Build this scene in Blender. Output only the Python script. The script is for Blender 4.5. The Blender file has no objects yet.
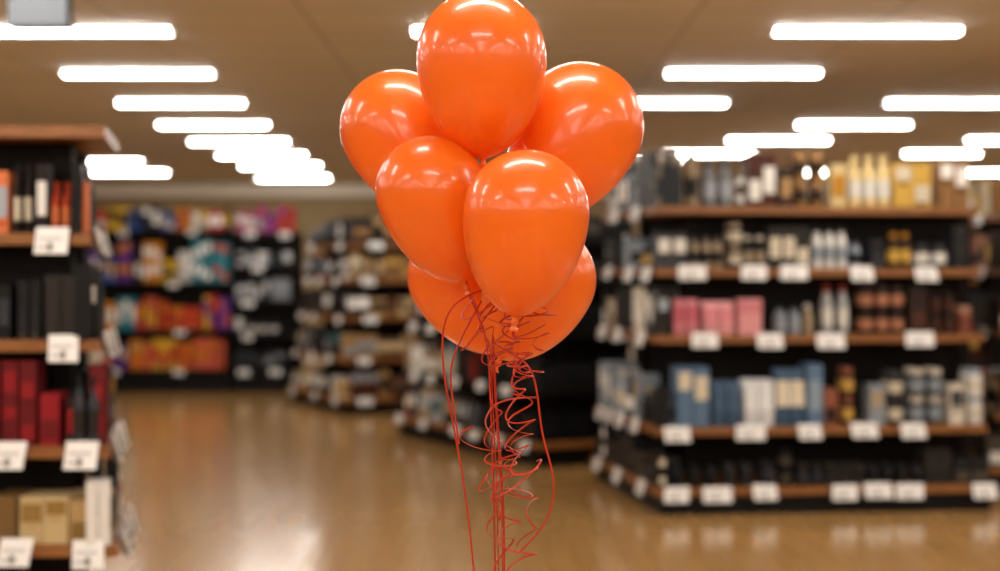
import bpy, math, random
from mathutils import Vector, Matrix
R = random.Random(31)
scene = bpy.context.scene
try:
    scene.view_settings.view_transform = 'Standard'
    scene.view_settings.look = 'None'
except Exception as e:
    print(e)

def lin(h):
    h = h.lstrip('#')
    o = []
    for i in (0, 2, 4):
        c = int(h[i:i+2], 16) / 255
        o.append(c/12.92 if c <= 0.04045 else ((c+0.055)/1.055)**2.4)
    return (o[0], o[1], o[2], 1.0)

# ------------------------------------------------------------ materials
def new_mat(name):
    m = bpy.data.materials.new(name); m.use_nodes = True
    nt = m.node_tree
    return m, nt, nt.nodes['Principled BSDF']

def plain(name, col, rough=0.5, **kw):
    m, nt, b = new_mat(name)
    b.inputs['Base Color'].default_value = lin(col)
    b.inputs['Roughness'].default_value = rough
    for k, v in kw.items():
        b.inputs[k.replace('_', ' ')].default_value = v
    return m

def ramp(nt, fac, cols):
    r = nt.nodes.new('ShaderNodeValToRGB')
    nt.links.new(fac, r.inputs[0])
    el = r.color_ramp.elements
    el[0].position, el[0].color = cols[0][0], lin(cols[0][1])
    el[1].position, el[1].color = cols[-1][0], lin(cols[-1][1])
    for p, c in cols[1:-1]:
        e = el.new(p); e.color = lin(c)
    return r.outputs[0]

def wood(name, c1, c2, scale=(3, 3, 30), rough=0.4, spec=.5):
    m, nt, b = new_mat(name)
    tc = nt.nodes.new('ShaderNodeTexCoord'); mp = nt.nodes.new('ShaderNodeMapping')
    mp.inputs['Scale'].default_value = scale
    n = nt.nodes.new('ShaderNodeTexNoise'); n.inputs['Scale'].default_value = 2.5; n.inputs['Detail'].default_value = 4
    nt.links.new(tc.outputs['Object'], mp.inputs[0]); nt.links.new(mp.outputs[0], n.inputs['Vector'])
    nt.links.new(ramp(nt, n.outputs['Fac'], [(0.3, c1), (0.7, c2)]), b.inputs['Base Color'])
    b.inputs['Roughness'].default_value = rough
    b.inputs['Specular IOR Level'].default_value = spec
    return m

M_edge = wood('shelf_wood', '#7c4c26', '#9a6632')
M_dark = wood('dark_wood', '#0c0705', '#150d08', rough=0.6, spec=.15)
M_black = plain('black_plinth', '#060608', 0.5, Specular_IOR_Level=.2)
m, nt, b = new_mat('product_print'); M_prod = m
at = nt.nodes.new('ShaderNodeAttribute'); at.attribute_name = 'Col'
nt.links.new(at.outputs['Color'], b.inputs['Base Color'])
b.inputs['Roughness'].default_value = 0.45; b.inputs['Specular IOR Level'].default_value = .25

# floor
m, nt, b = new_mat('floor_planks'); M_floor = m
tc = nt.nodes.new('ShaderNodeTexCoord'); mp = nt.nodes.new('ShaderNodeMapping')
mp.inputs['Rotation'].default_value = (0, 0, math.radians(90))
nt.links.new(tc.outputs['Object'], mp.inputs[0])
br = nt.nodes.new('ShaderNodeTexBrick')
br.inputs['Color1'].default_value = lin('#c0955a'); br.inputs['Color2'].default_value = lin('#b98e53')
br.inputs['Mortar'].default_value = lin('#ad8248')
br.inputs['Scale'].default_value = 1.0; br.inputs['Mortar Size'].default_value = 0.002
br.inputs['Brick Width'].default_value = 1.3; br.inputs['Row Height'].default_value = 0.14
nt.links.new(mp.outputs[0], br.inputs['Vector'])
mp2 = nt.nodes.new('ShaderNodeMapping'); mp2.inputs['Scale'].default_value = (6, 0.8, 1)
nt.links.new(tc.outputs['Object'], mp2.inputs[0])
n = nt.nodes.new('ShaderNodeTexNoise'); n.inputs['Scale'].default_value = 3; n.inputs['Detail'].default_value = 5
nt.links.new(mp2.outputs[0], n.inputs['Vector'])
mx = nt.nodes.new('ShaderNodeMixRGB'); mx.blend_type = 'MULTIPLY'; mx.inputs[0].default_value = 0.2
nt.links.new(br.outputs['Color'], mx.inputs[1])
nt.links.new(ramp(nt, n.outputs['Fac'], [(0.3, '#c8b8a0'), (0.7, '#ffffff')]), mx.inputs[2])
nt.links.new(mx.outputs[0], b.inputs['Base Color'])
b.inputs['Roughness'].default_value = 0.22
b.inputs['Coat Weight'].default_value = 0.5; b.inputs['Coat Roughness'].default_value = 0.12

# ceiling
m, nt, b = new_mat('ceiling_tiles'); M_ceil = m
tc = nt.nodes.new('ShaderNodeTexCoord')
br = nt.nodes.new('ShaderNodeTexBrick'); br.offset = 0
br.inputs['Color1'].default_value = lin('#dad6d2'); br.inputs['Color2'].default_value = lin('#d5d1cc')
br.inputs['Mortar'].default_value = lin('#b4aea8')
br.inputs['Scale'].default_value = 1.0; br.inputs['Mortar Size'].default_value = 0.012
br.inputs['Brick Width'].default_value = 1.2; br.inputs['Row Height'].default_value = 0.65
nt.links.new(tc.outputs['Object'], br.inputs['Vector'])
nt.links.new(br.outputs['Color'], b.inputs['Base Color'])
b.inputs['Roughness'].default_value = 0.7
def plaster(name, c1, c2):
    m, nt, b = new_mat(name)
    n = nt.nodes.new('ShaderNodeTexNoise'); n.inputs['Scale'].default_value = 6
    tc = nt.nodes.new('ShaderNodeTexCoord'); nt.links.new(tc.outputs['Object'], n.inputs['Vector'])
    nt.links.new(ramp(nt, n.outputs['Fac'], [(0.3, c1), (0.7, c2)]), b.inputs['Base Color'])
    b.inputs['Roughness'].default_value = 0.8
    return m
M_wall = plaster('wall_paint', '#98835f', '#a28d69')
M_trim = plain('trim_paint', '#faf6ec', 0.5)

# ------------------------------------------------------------ mesh builder
class MB:
    def __init__(s): s.v = []; s.f = []; s.c = []; s.m = []
    def add(s, verts, faces, col=(1,1,1,1), mat=0):
        o = len(s.v); s.v += [tuple(p) for p in verts]
        for i, f in enumerate(faces):
            s.f.append(tuple(a+o for a in f)); s.c.append(col[i] if isinstance(col, list) else col); s.m.append(mat)
    def box(s, o, dx, dy, w, d, h, col=(1,1,1,1), mat=0, taper=0.0, tz=Vector((0,0,1))):
        """o = front-bottom-left corner; dx along width, dy inward"""
        t = taper*d/2
        p = [o, o+dx*w, o+dx*w+dy*d, o+dy*d]
        q = [o+dy*t+tz*h, o+dx*w+dy*t+tz*h, o+dx*w+dy*(d-t)+tz*h, o+dy*(d-t)+tz*h]
        s.add(p+q, [(0,1,5,4),(1,2,6,5),(2,3,7,6),(3,0,4,7),(4,5,6,7),(3,2,1,0)], col, mat)
    def slab(s, poly, z0, z1, mat=0, col=(1,1,1,1)):
        n = len(poly)
        v = [(p[0],p[1],z0) for p in poly]+[(p[0],p[1],z1) for p in poly]
        f = [tuple(range(n, 2*n)), tuple(reversed(range(n)))]
        for i in range(n):
            j = (i+1) % n; f.append((i, j, n+j, n+i))
        s.add(v, f, col, mat)
    def lathe(s, c, prof, seg=12, mat=0):
        v = []; f = []; cl = []
        for r, z, col in prof:
            for k in range(seg):
                a = 2*math.pi*k/seg
                v.append((c.x+r*math.cos(a), c.y+r*math.sin(a), c.z+z))
        for i in range(len(prof)-1):
            for k in range(seg):
                k2 = (k+1) % seg
                f.append((i*seg+k, i*seg+k2, (i+1)*seg+k2, (i+1)*seg+k)); cl.append(prof[i+1][2])
        f.append(tuple((len(prof)-1)*seg+k for k in range(seg))); cl.append(prof[-1][2])
        s.add(v, f, cl, mat)
    def obj(s, name, mats, parent=None, smooth=False):
        me = bpy.data.meshes.new(name); me.from_pydata(s.v, [], s.f); me.update()
        for m in mats: me.materials.append(m)
        me.polygons.foreach_set('material_index', s.m)
        ca = me.color_attributes.new('Col', 'FLOAT_COLOR', 'CORNER')
        arr = []
        for p, c in zip(me.polygons, s.c): arr += list(c)*p.loop_total
        ca.data.foreach_set('color', arr)
        if smooth: me.polygons.foreach_set('use_smooth', [True]*len(me.polygons))
        ob = bpy.data.objects.new(name, me); scene.collection.objects.link(ob)
        if parent: ob.parent = parent
        return ob

def empty(name, loc=(0,0,0)):
    e = bpy.data.objects.new(name, None); e.location = loc; e.empty_display_size = 0.1
    scene.collection.objects.link(e); return e

# ------------------------------------------------------------ room
X0, X1, Y0, Y1, H = -9.5, 11.0, -9.0, 25.5, 3.175
def room_box(name, x0, x1, y0, y1, z0, z1, mat):
    mb = MB(); mb.slab([(x0,y0),(x1,y0),(x1,y1),(x0,y1)], z0, z1)
    return mb.obj(name, [mat])
room_box('floor', X0, X1, Y0, Y1, -0.1, 0, M_floor)
room_box('ceiling', X0, X1, Y0, Y1, H, H+0.1, M_ceil)
room_box('wall_back', X0, X1, Y1, Y1+0.1, 0, H, M_wall)
room_box('wall_front', X0, X1, Y0-0.1, Y0, 0, H, M_wall)
room_box('wall_left', X0-0.1, X0, Y0, Y1, 0, H, M_wall)
room_box('wall_right', X1, X1+0.1, Y0, Y1, 0, H, M_wall)
room_box('trim_1', X0, X1, Y1-0.08, Y1, H-0.22, H, M_trim)
room_box('baseboard_back', X0, X1, Y1-0.03, Y1, 0, 0.12, M_trim)

# ------------------------------------------------------------ ceiling lights
M_emit, nt, b = new_mat('fluorescent_lens')
b.inputs['Base Color'].default_value = (1,1,1,1)
b.inputs['Emission Color'].default_value = (1.0, 0.95, 0.87, 1)
b.inputs['Emission Strength'].default_value = 36
M_house = plain('light_housing', '#dcd8d0', 0.4)
def light_mesh(w):
    mb = MB(); X = Vector((1,0,0)); Y = Vector((0,1,0)); d = 0.13; D = .034
    mb.box(Vector((-w/2-.01,-d/2-.015,-0.008)), X, Y, w+.02, d+.03, 0.008, mat=0)
    mb.box(Vector((-w/2-.012,-d/2-.005,-D-.003)), X, Y, .012, d+.01, D-.005, mat=0)
    mb.box(Vector((w/2,-d/2-.005,-D-.003)), X, Y, .012, d+.01, D-.005, mat=0)
    prof = [(-d/2,-.008),(-d/2,-.024),(-d/2+.022,-D),(d/2-.022,-D),(d/2,-.024),(d/2,-.008)]
    v = [(-w/2,y,z) for y,z in prof]+[(w/2,y,z) for y,z in prof]; n = len(prof)
    mb.add(v, [(i, i+n, i+n+1, i+1) for i in range(n-1)], mat=1)
    return mb
L = []
for i, x in enumerate([-2.73,-2.86,-2.97,-3.07,-3.16,-3.22,-3.28]):
    L.append((x, 9.07+1.95*i, 1.17))
L += [(2.39,9.07,1.2),(1.92,11.0,1.2),(1.5,12.97,1.2),(4.2,12.97,1.2),(3.78,14.9,1.2),(3.34,16.7,1.2),(2.78,18.6,1.2),
      (5.9,18.6,1.0),(6.15,16.7,1.1),(-0.17,9.07,0.78),(1.95,19.8,1.2),(-5.75,20.0,1.2),(-5.9,22.2,1.2),(7.6,14.9,1.2),
      (-0.6,15.2,1.2),(4.6,22.2,1.2),(1.6,22.8,1.2),(7.6,22.2,1.2),(8.4,19.8,1.2),(-3.5,23.6,1.2)]
for y in (7.1, 5.1, 3.1, 1.1, -0.9, -2.9, -4.9, -6.9):
    for x in (-7.5, -5.1, -2.6, 0.0, 2.6, 5.1, 7.6):
        if y == 7.1 and abs(x) < 1: continue
        L.append((x, y, 1.2))
for y in (9.07, 12.9, 16.7):
    L += [(-7.4, y, 1.2), (8.6, y, 1.2)]
for i, (x, y, w) in enumerate(L):
    o = light_mesh(w).obj('ceiling_light', [M_house, M_emit]); o.location = (x, y, H)

# hanging box sign
mb = MB(); X = Vector((1,0,0)); Y = Vector((0,1,0))
mb.box(Vector((-.155,-.06,-.26)), X, Y, .31, .12, .21, col=lin('#5c6066'))
mb.box(Vector((-.165,-.07,-.27)), X, Y, .33, .14, .02, col=lin('#4c5056'))
mb.box(Vector((-.11,-.01,-.06)), X, Y, .02, .02, .06, col=lin('#666666'))
mb.box(Vector((.09,-.01,-.06)), X, Y, .02, .02, .06, col=lin('#666666'))
o = mb.obj('hanging_sign', [M_prod]); o.location = (-2.48, 7.5, H)

# ------------------------------------------------------------ products
PAL = {
 'grey':  ['#7c8288','#a9adb0','#4a5058','#24282e','#98876f','#c6c6c4','#2c2a2a'],
 'brown': ['#5b3c26','#201512','#8a653c','#2c2019','#a88658','#4c2416','#c8b088'],
 'gold':  ['#c8962c','#b07a18','#d8b050','#8c6024','#d9c38c','#a86c14','#3a2614'],
 'mixw':  ['#e0e0de','#1b1c20','#a5947c','#d8d2c4','#3a3c42','#8c98a4','#242220','#141518'],
 'pink':  ['#d0808a','#dc9aa0','#b85868','#e4bcbc','#a86870'],
 'tan':   ['#8c5440','#a8745a','#4a2a20','#6c3c2e','#b89078','#2a1c18'],
 'blue':  ['#8fa6bc','#c6d2de','#5f7e9e','#e0e6ec','#8ca0b4','#3a5470','#e4e8ec'],
 'dark':  ['#121316','#1c1d22','#282422','#0c0d10','#30323a','#2c2a2a','#4a4238'],
 'black': ['#060608','#0a0a0d','#0e0e11','#08080a','#141417'],
 'red':   ['#8a1820','#641018','#9a2428','#480c12','#2a0c10'],
 'orange':['#c8562a','#a83818','#1c1210','#d87a48','#28140e','#120e0c'],
 'cream': ['#b09464','#a08254','#c4b084','#8c703c','#7a5e38'],
 'rain':  ['#b82c24','#d08418','#d8b028','#20509c','#5c2a84','#c04828','#207c8c','#c8c8c4','#a01c48','#1c1c24'],
 'warm':  ['#c04020','#d07420','#d8a830','#b82c24','#c85c40','#5c2a84','#c8b8a0'],
 'silver':['#c8ccd2','#e4e6e8','#202428','#888e96','#121216','#16181c'],
 'mess':  ['#e0e0de','#121315','#225860','#7a2620','#505256','#a08868','#16181c','#a4a8ac','#101012','#2a1c14'],
 'purple':['#98308a','#b04070','#b82c24','#5c2a84','#c86830'],
 'label': ['#e4e4e0','#d0c8b4','#c8a050','#9aa4b0','#f0f0ee'],
}
def jit(c, a=0.12):
    k = 1+R.uniform(-a, a)
    return (min(1,c[0]*k), min(1,c[1]*k), min(1,c[2]*k), 1)

def product(mb, o, dx, dy, w, d, h, style, c1, c2, c3):
    up = Vector((0,0,1))
    if style in ('bottle', 'jar', 'can'):
        r = min(w, d)/2*0.96; c = o+dx*(w/2)+dy*r
        if style == 'bottle':
            mb.lathe(c, [(r*.92,0,c1),(r,.03*h,c1),(r,.18*h,c1),(r*1.01,.19*h,c2),(r*1.01,.52*h,c2),(r,.53*h,c1),(r*.95,.62*h,c1),
                         (r*.45,.78*h,c1),(r*.34,.86*h,c1),(r*.4,.865*h,c3),(r*.4,.99*h,c3),(r*.3,h,c3)], 12)
        elif style == 'jar':
            mb.lathe(c, [(r*.9,0,c1),(r,.05*h,c1),(r,.2*h,c1),(r*1.01,.21*h,c2),(r*1.01,.62*h,c2),(r,.63*h,c1),(r*.96,.74*h,c1),
                         (r*.8,.8*h,c1),(r*.86,.805*h,c3),(r*.86,.98*h,c3),(r*.8,h,c3)], 12)
        else:
            mb.lathe(c, [(r*.95,0,c3),(r,.03*h,c3),(r,.04*h,c1),(r,.3*h,c1),(r*1.005,.31*h,c2),(r*1.005,.7*h,c2),(r,.71*h,c1),(r,.96*h,c1),(r*.95,.97*h,c3),(r*.93,h,c3)], 12)
    elif style == 'pouch':
        p0 = [(0.04,0.1,0),(.96,.1,0),(1,.0,.35),(0,.0,.35),(.98,.25,.8),(.02,.25,.8),(1,.48,1),(0,.48,1),
              (.96,.9,0),(.04,.9,0),(1,1,.35),(0,1,.35),(.98,.75,.8),(.02,.75,.8),(1,.52,1),(0,.52,1)]
        V = [o+dx*(a*w)+dy*(bb*d)+up*(cc*h) for a, bb, cc in p0]
        F = [(0,1,2,3),(3,2,4,5),(5,4,6,7),(9,11,10,8),(11,13,12,10),(13,15,14,12),(7,6,14,15),
             (1,8,10,2),(2,10,12,4),(4,12,14,6),(0,3,11,9),(3,5,13,11),(5,7,15,13)]
        mb.add([tuple(v) for v in V], F, [c1,c2,c1,c1,c1,c1,c3,c1,c1,c1,c1,c1,c1])
    elif style == 'bag':   # soft tote / backpack with handle
        mb.box(o+dy*.02, dx, dy, w*.96, d*.8, h*.72, c1, taper=.35)
        mb.box(o+dx*(w*.15), dx, dy, w*.66, d*.25, h*.36, c2, taper=.4)
        for k in (.3, .62):
            mb.box(o+dx*(w*k)+dy*(d*.35)+up*(h*.7), dx, dy, w*.05, .02, h*.28, c3)
        mb.box(o+dx*(w*.3)+dy*(d*.35)+up*(h*.95), dx, dy, w*.37, .02, h*.05, c3)
    else:
        mb.box(o, dx, dy, w, d, h, c1)
        z0, z1 = R.choice([(.12,.5),(.45,.85),(.25,.75),(.62,.92)])
        mb.box(o+dx*(w*.08)-dy*.003+up*(h*z0), dx, dy, w*.84, .003, h*(z1-z0), c2)
        if R.random() < .6:
            mb.box(o+dx*(w*.2)-dy*.003+up*(h*max(.04, z0-.12)), dx, dy, w*.5, .003, h*.06, c3)

def fill(mb, A, B, z, gap, segs, depth):
    D = (B-A); Ln = D.length; dx = D.normalized(); dy = Vector((-dx.y, dx.x, 0))
    LB = [lin(c) for c in PAL['label']]
    for (t0, t1, style, pal, w0, h0) in segs:
        x = t0*Ln+.01; xe = t1*Ln-.01
        while x < xe-w0*.5:
            st = R.choice(style) if isinstance(style, (list, tuple)) else style
            p = [lin(c) for c in PAL[pal]]
            c1 = jit(R.choice(p)); c2 = jit(R.choice(p)); c3 = jit(R.choice(p))
            if pal not in ('black', 'pink') and R.random() < (.3 if pal not in ('red', 'dark') else .12): c2 = jit(R.choice(LB))
            w = w0*R.uniform(.75, 1.2); h = min(h0*R.uniform(.68, 1.12), gap-.06)
            if st in ('jar', 'can'): h = min(h, w*1.6)
            d = min(w*R.uniform(.6, 1.0), .22) if st != 'bag' else min(.25, depth*.8)
            stack = 1
            if st in ('box', 'can', 'jar') and h < h0*.75: stack = 2
            for k in range(R.choice([1, 1, 2, 2, 3])):
                if x+w > xe+.02: break
                rows = 1 if st == 'bag' else max(1, min(2, int(depth/(d+.01))))
                for r in range(rows):
                    yoff = .03+r*(d+.008)+R.uniform(0, .012)
                    for s in range(stack):
                        if (s+1)*h > gap-.03: break
                        o = A+dx*x+dy*yoff+Vector((0,0,z+.001+s*h))
                        product(mb, o, dx, dy, w, d, h*.995, st, c1, c2, c3)
                x += w+R.uniform(.003, .014)
            x += R.uniform(0, .03)

def offset(poly, ins):
    n = len(poly); lines = []
    for i in range(n):
        a = Vector((*poly[i], 0)); b = Vector((*poly[(i+1) % n], 0)); d = (b-a).normalized(); nn = Vector((-d.y, d.x, 0))
        lines.append((a+nn*ins[i], d))
    out = []
    for i in range(n):
        p, d = lines[i-1]; q, e = lines[i]
        den = d.x*e.y-d.y*e.x
        t = ((q.x-p.x)*e.y-(q.y-p.y)*e.x)/den
        r = p+d*t; out.append((r.x, r.y))
    return out

def unit(name, poly, levels, disp, core_in=.5, top=None, roof=False, edge=M_edge, tagstep=.42, tagsize=(.15,.085), plinth=.1, th=.05, escale={}, cin={}, base_edge=None):
    """levels: (z, inset, {edge: product segs}[, {edge: tag positions}]);  disp: display edges"""
    cx = sum(p[0] for p in poly)/len(poly); cy = sum(p[1] for p in poly)/len(poly)
    par = empty(name, (cx, cy, 0))
    poly = [(p[0]-cx, p[1]-cy) for p in poly]; n = len(poly)
    isd = [i in disp for i in range(n)]
    fr = MB(); sh = MB(); tg = MB(); pr = MB()
    fr.slab(offset(poly, [.04 if q else .0 for q in isd]), 0, plinth, mat=1)
    core = offset(poly, [cin.get(i, core_in) if q else .02 for i, q in enumerate(isd)])
    ztop = top if top else levels[-1][0]
    fr.slab(core, plinth, ztop-.001, mat=0)
    for i in range(n):   # uprights on the core corners, standing proud
        p = core[i]; fr.slab([(p[0]-.045,p[1]-.045),(p[0]+.045,p[1]-.045),(p[0]+.045,p[1]+.045),(p[0]-.045,p[1]+.045)], plinth, ztop-.002, mat=2)
    zs = [l[0] for l in levels]+[ztop+(0.45 if not roof else 0)]
    for li, lv in enumerate(levels):
        z, ins, segd = lv[:3]; tags = lv[3] if len(lv) > 3 else {}
        lp = offset(poly, [ins*escale.get(i, 1) if q else 0 for i, q in enumerate(isd)])
        sh.slab(lp, z-th, z-.012, mat=0 if li else 1)
        sh.slab(offset(lp, [.006]*n), z-.012, z, mat=0 if li else 1)
        for e in disp:
            A = Vector((*lp[e], 0)); B = Vector((*lp[(e+1) % n], 0))
            if e in segd: fill(pr, A, B, z, zs[li+1]-z-(th if li+1 < len(levels) or roof else 0), segd[e], cin.get(e, core_in)-ins*escale.get(e,1)-.03 if z < ztop-.01 else .5)
            D = B-A; Ln = D.length; dx = D.normalized(); dy = Vector((-dx.y, dx.x, 0))
            if e in tags: xs = [t*Ln-tagsize[0]/2 for t in tags[e]]
            else:
                xs = []; x = R.uniform(.06, .25)
                while x < Ln-.18: xs.append(x); x += tagstep*R.uniform(.6, 1.5)
            for x in xs:
                w, h = tagsize; w *= R.uniform(.85, 1.15)
                tz = (Vector((0,0,1))+dy*.3+dx*R.uniform(-.12,.12)).normalized()
                o = A+dx*x-dy*(.012+.03)+Vector((0,0,z-.03-h*.5+R.uniform(-.008,.008)))
                tg.box(o, dx, dy, w, .004, h, lin('#f2f2f2'), tz=tz)
                tg.box(o+dx*(w*.1)-dy*.0012+tz*(h*.2), dx, dy, w*.5, .001, h*.08, lin('#999999'), tz=tz)
                tg.box(o+dx*(w*.1)-dy*.0012+tz*(h*.5), dx, dy, w*.7, .001, h*.14, lin('#cccccc'), tz=tz)
                tg.box(o+dx*(w*.4)+dy*.003, dx, dy, .02, .035, h*.4, lin('#909090'))
    if roof:
        sh.slab(offset(poly, [levels[-1][1]-.03 if q else 0 for q in isd]), ztop, ztop+.05)
    fr.obj('frame', [M_dark, M_black, M_dark], par)
    sh.obj('shelves', [edge, base_edge or edge], par)
    tg.obj('price_tags', [M_prod], par)
    pr.obj('products', [M_prod], par)
    return par

# D : large right-hand gondola
unit('display_shelf', [(1.02,9.03),(3.27,9.22),(3.33,10.9),(.70,10.7)], [
  (.175, .0,  {0:[(0,.5,['jar','can'],'dark',.09,.16),(.5,.8,['jar','box'],'dark',.1,.15),(.8,1,['jar','box'],'dark',.1,.15)],3:[(0,1,'box','dark',.1,.18)]},
       {0:[.055,.17,.32,.55,.65,.74,.975]}),
  (.56, .10, {0:[(0,.06,'box','mixw',.1,.25),(.06,.5,['pouch','box','box','bottle'],'blue',.09,.37),(.5,.64,['box','jar'],'tan',.1,.3),(.64,1,['box','jar','jar'],'mixw',.1,.28)],
              3:[(0,1,['box','box','bottle'],'mixw',.13,.3)]}, {0:[.06,.27,.46,.62,.77]}),
  (1.165,.18, {0:[(0,.05,'box','mixw',.1,.25),(.05,.36,['pouch','box'],'pink',.09,.29),(.36,.5,['box','bottle'],'mixw',.08,.26),(.5,.62,'bottle','mess',.09,.36),(.62,1,['box','jar'],'tan',.1,.3)],
              3:[(0,1,['box','box','bottle'],'mixw',.13,.3)]}, {0:[.14,.34,.52,.79]}),
  (1.61,.24, {0:[(0,.1,'box','mixw',.1,.25),(.1,.66,['box','jar','bottle'],'mixw',.09,.27),(.66,.72,'box','dark',.1,.2),(.72,.8,['bottle','jar'],'gold',.08,.26),(.8,1,['jar','box'],'dark',.1,.2)],
              3:[(0,1,['box','bottle'],'mixw',.13,.26)]}, {0:[.1,.29,.41,.63,.83]}),
  (2.03,.30, {0:[(0,.28,['box','jar','bottle'],'grey',.1,.34),(.28,.42,['bottle','box'],'brown',.1,.38),(.42,.54,['jar','box'],'brown',.11,.34),(.54,.88,['jar','box','bottle'],'gold',.11,.36),(.88,1,['box','jar'],'brown',.1,.3)],
              3:[(0,1,['box','jar'],'grey',.12,.28)]}, {0:[], 3:[.3,.7]}),
  ], [0,3], core_in=.62, tagstep=.42, tagsize=(.17,.1), escale={3:.3}, cin={3:.42})
# F : neighbour on the far right
unit('display_shelf', [(3.52,10.0),(6.2,10.3),(6.2,11.9),(3.56,11.6)], [
  (.175,0,{0:[(0,1,'box','dark',.14,.2)],3:[(0,1,'box','dark',.12,.18)]}),
  (.56,.08,{0:[(0,1,['box','bottle'],'mixw',.14,.3)],3:[(0,1,'box','tan',.12,.3)]}),
  (1.165,.14,{0:[(0,1,['box','bottle'],'tan',.14,.3)],3:[(0,1,'box','dark',.12,.3)]}),
  (1.61,.2,{0:[(0,1,['box','jar'],'brown',.14,.28)],3:[(0,1,'box','tan',.12,.26)]}),
  (2.03,.24,{0:[(0,1,['box','jar'],'gold',.14,.3)],3:[(0,1,'box','gold',.12,.3)]}),
  ], [0,3], core_in=.5)
# A : near left gondola
unit('wooden_shelf', [(-4.3,5.9),(-1.62,5.9),(-1.82,6.85),(-4.3,6.85)], [
  (.43,.0,{0:[(0,1,'box','cream',.13,.19)],1:[(0,1,['box','bottle'],'mess',.08,.24)]}, {0:[.5,.835,.955],1:[.25,.55,.85]}),
  (.845,.03,{0:[(0,1,'box','red',.07,.25)],1:[(0,1,['box','bottle'],'dark',.08,.3)]}, {0:[.5,.84,.955],1:[.25,.55,.85]}),
  (1.3,.06,{0:[(0,.4,['bottle','box'],'dark',.08,.27),(.4,1,['box','box','bottle'],'dark',.06,.27)],1:[(0,1,['box','bottle'],'dark',.08,.32)]}, {0:[.5,.945],1:[.25,.55,.85]}),
  (1.76,.09,{0:[(0,.78,['box','bottle'],'orange',.06,.3),(.78,.9,['box','bottle'],'orange',.045,.33),(.9,1,['box','bottle'],'orange',.045,.3)],1:[(0,1,['box','bottle'],'black',.08,.33)]}, {0:[.5,.935],1:[.25,.55,.85]}),
  ], [0,1], core_in=.34, top=2.17, roof=True, tagstep=.5, tagsize=(.13,.12), cin={1:.26}, escale={1:1.4})
# C : middle diagonal unit
unit('display_shelf', [(.3,11.2),(1.3,11.6),(.2,14.0),(-1.02,13.5)], [
  (.2,0,{3:[(0,.6,['box','pouch'],'mess',.11,.26),(.6,1,'bag','black',.3,.3)],0:[(0,1,'bag','black',.3,.34)]}, {0:[]}),
  (.62,.07,{3:[(0,.55,['pouch','box','bottle'],'mess',.11,.32),(.55,1,'bag','black',.3,.4)],0:[(0,1,'bag','black',.32,.4)]}, {0:[]}),
  (1.08,.13,{3:[(0,.5,['pouch','box','bottle'],'mess',.11,.32),(.5,1,'bag','black',.3,.4)],0:[(0,1,'bag','black',.32,.4)]}, {0:[.7]}),
  (1.5,.2,{3:[(0,.5,['pouch','box'],'brown',.1,.26),(.5,1,'bag','black',.3,.3)],0:[(0,1,'bag','black',.3,.32)]}, {0:[]}),
  (1.86,.25,{3:[(0,.7,['box'],'brown',.12,.2)],0:[(0,1,'box','dark',.14,.2)]}),
  ], [0,3], core_in=.5, edge=M_dark, base_edge=M_edge)
# B : further unit
unit('display_shelf', [(-1.75,15.3),(-.4,15.8),(-.9,17.8),(-2.6,17.0)], [
  (.18,0,{3:[(0,1,['box','pouch'],'mess',.11,.26)],0:[(0,1,['box','pouch'],'brown',.11,.28)]}),
  (.62,.06,{3:[(0,1,['box','pouch'],'mess',.11,.3)],0:[(0,1,['box','pouch'],'brown',.11,.28)]}),
  (1.08,.12,{3:[(0,1,['box','pouch'],'dark',.11,.3)],0:[(0,1,['box','pouch'],'brown',.11,.28)]}),
  (1.5,.18,{3:[(0,1,['box','pouch'],'mess',.11,.26)],0:[(0,1,['box','pouch'],'brown',.11,.28)]}),
  (1.9,.22,{3:[(0,1,['box','pouch'],'dark',.11,.3)],0:[(0,1,['box','pouch'],'brown',.11,.3)]}),
  ], [0,3], core_in=.5, tagstep=.7)
# E1 / E2 : colourful back units
unit('magazine_rack', [(-6.4,18.2),(-3.56,18.2),(-3.56,19.0),(-6.4,19.0)], [
  (.29,0,{0:[(0,1,'box','warm',.085,.38)]}),
  (.81,.05,{0:[(0,.6,'box','rain',.085,.4),(.6,1,'box','warm',.085,.42)]}),
  (1.44,.1,{0:[(0,.55,'box','rain',.09,.38),(.55,1,'box','rain',.09,.38)]}),
  (2.12,.15,{0:[(0,1,'box','rain',.1,.34)]}),
  ], [0], core_in=.4, edge=M_dark, plinth=.22, tagstep=1.4, tagsize=(.13,.07))
unit('magazine_rack', [(-3.5,18.2),(-2.72,18.2),(-2.72,19.0),(-3.5,19.0)], [
  (.29,0,{0:[(0,1,['box','pouch'],'silver',.12,.24)]}),
  (.75,.05,{0:[(0,1,['box','bottle'],'silver',.12,.26)]}),
  (1.2,.1,{0:[(0,1,['box'],'silver',.12,.28)]}),
  (1.65,.13,{0:[(0,1,['box','pouch'],'silver',.12,.24)]}),
  (2.1,.15,{0:[(0,1,'box','purple',.1,.34)]}),
  ], [0], core_in=.4, edge=M_black, plinth=.22, tagstep=.4)
# rows further back that close the view
for (x, y, w, pa, pb) in [(1.6,14.6,3.6,'brown','mixw'),(2.0,19.5,4.0,'warm','mixw'),(6.9,14.2,2.6,'gold','tan'),(-8.9,12.0,3.2,'brown','red')]:
    unit('display_shelf', [(x,y),(x+w,y),(x+w,y+1.0),(x,y+1.0)], [
      (.18,0,{0:[(0,1,'box',pa,.18,.3)]}),(.62,.05,{0:[(0,1,'box',pb,.18,.32)]}),(1.08,.1,{0:[(0,1,'box',pa,.18,.32)]}),
      (1.5,.14,{0:[(0,1,'box',pb,.18,.3)]}),(1.95,.18,{0:[(0,1,'box',pa,.18,.3)]})], [0], core_in=.45)

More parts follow.
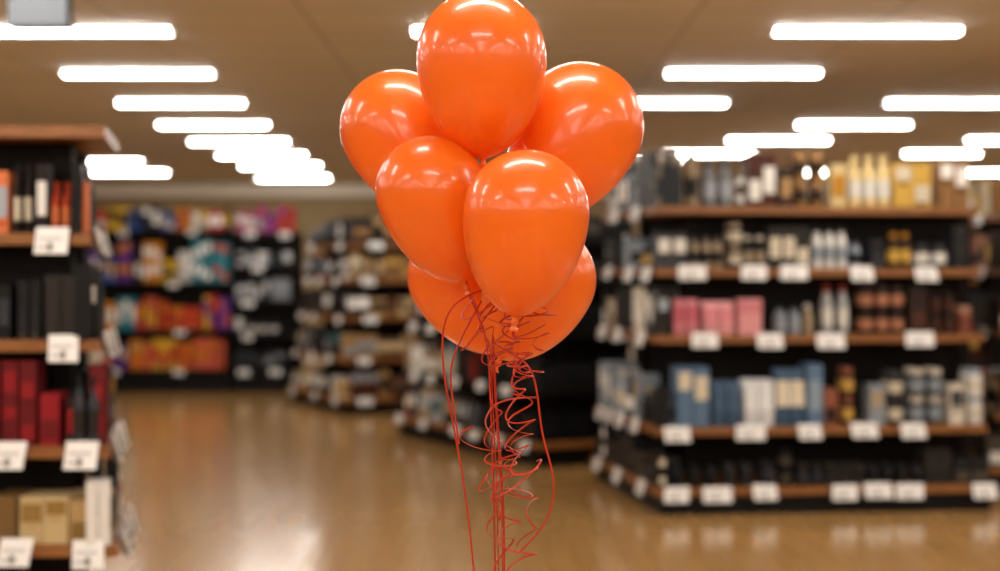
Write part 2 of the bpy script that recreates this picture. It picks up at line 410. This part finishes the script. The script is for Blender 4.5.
# ------------------------------------------------------------ balloons
m, nt, b = new_mat('orange_latex'); M_bal = m
tc = nt.nodes.new('ShaderNodeTexCoord')
n = nt.nodes.new('ShaderNodeTexNoise'); n.inputs['Scale'].default_value = 5; n.inputs['Detail'].default_value = 2
nt.links.new(tc.outputs['Object'], n.inputs['Vector'])
cc = ramp(nt, n.outputs['Fac'], [(0.3, '#fb7412'), (0.7, '#fe8018')])
nt.links.new(cc, b.inputs['Base Color'])
b.inputs['Roughness'].default_value = 0.34
b.inputs['Coat Weight'].default_value = 0.8; b.inputs['Coat Roughness'].default_value = 0.12
tr = nt.nodes.new('ShaderNodeBsdfTranslucent'); tr.inputs['Color'].default_value = lin('#ff9220')
ms = nt.nodes.new('ShaderNodeMixShader'); ms.inputs[0].default_value = .24
out = nt.nodes['Material Output']
nt.links.new(b.outputs[0], ms.inputs[1]); nt.links.new(tr.outputs[0], ms.inputs[2]); nt.links.new(ms.outputs[0], out.inputs[0])
M_rib = plain('ribbon_red', '#b83016', 0.3)
def balloon(cx, cy, cz, W, Hh, lean, pitch):
    Rr = W/2; top = Rr*1.02; low = Hh-top
    prof = []
    N = 44
    for i in range(N+1):
        t = math.pi*i/N
        if t < math.pi/2:
            z = -low*math.cos(t); r = Rr*math.sin(t)**1.2
        else:
            z = -top*math.cos(t); r = Rr*math.sin(t)
        prof.append((r, z))
    neck = [(.011, -low-.030), (.012, -low-.0285), (.008, -low-.024), (.0055, -low-.018), (.0085, -low-.014), (.009, -low-.010), (.006, -low-.005)]
    prof = neck+[(max(r, .006), z) for r, z in prof[1:-1]]
    zc = (top-low)/2
    mb = MB(); seg = 56; v = []; f = []
    for r, z in prof:
        for k in range(seg):
            a = 2*math.pi*k/seg; v.append((r*math.cos(a), r*math.sin(a), z-zc))
    for i in range(len(prof)-1):
        for k in range(seg):
            k2 = (k+1) % seg; f.append((i*seg+k, i*seg+k2, (i+1)*seg+k2, (i+1)*seg+k))
    ti = len(v); v.append((0, 0, top-zc)); l = (len(prof)-1)*seg
    for k in range(seg): f.append((l+k, l+(k+1) % seg, ti))
    bi = len(v); v.append((0, 0, prof[0][1]-zc+.004))
    for k in range(seg): f.append((bi, (k+1) % seg, k))
    mb.add(v, f)
    o = mb.obj('balloon', [M_bal], smooth=True)
    o.location = (cx, cy, cz)
    o.rotation_euler = (math.radians(pitch), math.radians(lean), 0)
    rot = o.rotation_euler.to_matrix()
    return Vector((cx, cy, cz)) + rot @ Vector((0, 0, -low-.017-zc))
necks = [
 balloon(-.040, 3.05, 2.028, .286, .37, -1, 0),
 balloon(-.222, 3.28, 1.898, .275, .365, -27, -12),
 balloon(.166, 3.24, 1.896, .300, .395, 27, -12),
 balloon(-.136, 3.05, 1.730, .245, .335, -20, 6),
 balloon(.050, 2.88, 1.675, .262, .350, 6, 8),
 balloon(.076, 3.12, 1.544, .245, .325, 28, -6),
 balloon(-.074, 3.30, 1.55, .25, .34, -32, -12),
]

# ------------------------------------------------------------ ribbons
def curve(name, strands, parent=None):
    cu = bpy.data.curves.new(name, 'CURVE'); cu.dimensions = '3D'
    cu.extrude = .0015; cu.bevel_depth = .0006; cu.bevel_resolution = 1; cu.resolution_u = 6
    for pts in strands:
        sp = cu.splines.new('NURBS'); sp.points.add(len(pts)-1)
        for p, q in zip(sp.points, pts): p.co = (q[0], q[1], q[2], 1)
        sp.use_endpoint_u = True; sp.order_u = 4
    cu.materials.append(M_rib)
    o = bpy.data.objects.new(name, cu); scene.collection.objects.link(o)
    if parent: o.parent = parent
    return o
K = .002217   # metres per layout unit, bouquet drawn on a 2.2 mm grid
def g(u, v, y=3.08): return Vector(((u-500)*K, y, 1.6-(v-270)*K))
G = g(491, 345, 3.06)
st = []
wt = Vector((0, 3.08, .13))
for i, nk in enumerate(necks):
    a = i*2*math.pi/7; off = Vector((.006*math.cos(a), .006*math.sin(a), 0))
    mid = nk.lerp(G, .5)+Vector((R.uniform(-.01,.01), R.uniform(-.01,.01), -.01))
    st.append([nk, nk.lerp(mid,.5), mid, G+off, g(493, 400, 3.06)+off, g(498+2*math.cos(a), 480)+off, g(500+3*math.cos(a), 571)+off, g(500, 700)+off*.5, wt])
st.append([g(482,290,3.0), g(462,296,2.98), g(446,312,2.98), g(443,345,3), g(446,380,3), g(455,425,3.02), g(463,470,3.03), g(470,525,3.04), g(475,575,3.05), g(482,660,3.06), wt])
st.append([g(482,300,3.0), g(468,325,2.98), g(455,350,2.98), g(450,375,3), g(456,410,3), g(460,440,3.0)])
st.append([g(492,340,3.0), g(512,352,3.0), g(530,360,3.0), g(537,390,3), g(540,430,3.0), g(551,462,3), g(554,490,3), g(545,520,3.01), g(528,538,3.02), g(518,548,3.02)])
def helix(path, turns, r, seed, n_per=12, squash=.8):
    rr = random.Random(seed); n = int(turns*n_per); out = []
    ph = rr.uniform(0, 6.28); w1 = rr.uniform(.5, 1.2); w2 = rr.uniform(0, 6.28); tl = rr.uniform(-.6, .6)
    for i in range(n+1):
        t = i/n*(len(path)-1); k = min(int(t), len(path)-2); p = path[k].lerp(path[k+1], t-k)
        rad = r*(.6+.5*abs(math.sin(t*2.3+seed)))*(1+.3*math.sin(w1*i/4+w2))
        a = ph+2*math.pi*turns*i/n + .5*math.sin(w1*i/6+w2)
        out.append(p+Vector((rad*math.cos(a)+.007*math.sin(i*.33+seed), rad*squash*math.sin(a), rad*.4*math.sin(a+1)+rad*tl*math.cos(a))))
    return out
st.append(helix([g(522,352,3.0), g(524,400,3.0), g(515,450,3.0), g(508,480,3.0)], 5.5, .022, 1))
st.append(helix([g(516,360,2.98), g(518,420,2.98), g(522,470,2.98)], 4, .03, 31))
st.append(helix([g(508,390,3.02), g(504,440,3.0), g(498,475,3.0), g(515,500,3.0)], 2.6, .048, 2))
st.append(helix([g(500,510,3.04), g(503,560,3.02), g(505,620,3.02), g(504,650,3.03)], 4, .034, 3))
st.append(helix([g(505,500,3.0), g(517,540,3.0), g(514,590,3.02), g(504,640,3.03)], 3.5, .034, 33))
st.append(helix([g(480,430,3.02), g(490,455,3.0), g(520,462,3.0)], 2.5, .036, 4))
st.append(helix([g(482,472,3.02), g(498,482,3.0), g(532,462,3.0)], 2, .032, 14))
st.append(helix([g(520,480,3.0), g(532,510,3.0), g(524,540,3.0)], 2, .022, 17))
st.append(helix([g(488,345,3.04), g(494,420,3.03), g(500,520,3.04)], 4, .014, 8))
for s, (u0,v0,u1,v1,tn,r) in enumerate([(485,300,535,325,3,.03),(500,318,545,345,2.5,.028),(470,300,500,350,3,.02),(505,340,530,372,2.5,.025),(478,330,462,352,1.5,.018),(515,315,548,312,1.5,.022),(495,350,525,385,3,.022),(508,362,528,372,3,.012),(490,310,520,350,2.5,.024)]):
    st.append(helix([g(u0,v0,2.99), g((u0+u1)/2+3,(v0+v1)/2-5,2.95), g(u1,v1,2.96)], tn, r, 20+s))
curve('curling_ribbon', st)

# balloon weight on the floor
mb = MB()
w = lin('#c8381a'); w2 = lin('#e86a30')
mb.lathe(Vector((0,0,0)), [(.05,0,w),(.06,.008,w),(.06,.02,w2),(.055,.06,w),(.045,.09,w),(.018,.105,w2),(.012,.115,w2),(.03,.135,w2),(.022,.14,w2)], 24)
o = mb.obj('balloon_weight', [M_prod]); o.location = (0, 3.08, 0)

# ------------------------------------------------------------ camera
cam = bpy.data.cameras.new('camera'); co = bpy.data.objects.new('camera', cam); scene.collection.objects.link(co)
co.location = (0, 0, 1.6); co.rotation_euler = (math.radians(90), 0, 0)
cam.lens = 50; cam.sensor_width = 36; cam.shift_y = -.0155; cam.clip_end = 100
cam.dof.use_dof = True; cam.dof.focus_distance = 2.95; cam.dof.aperture_fstop = 1.5; cam.dof.aperture_blades = 0
scene.camera = co
w = bpy.data.worlds.new('world'); scene.world = w; w.use_nodes = True
w.node_tree.nodes['Background'].inputs[0].default_value = (.8,.8,.85,1); w.node_tree.nodes['Background'].inputs[1].default_value = .3
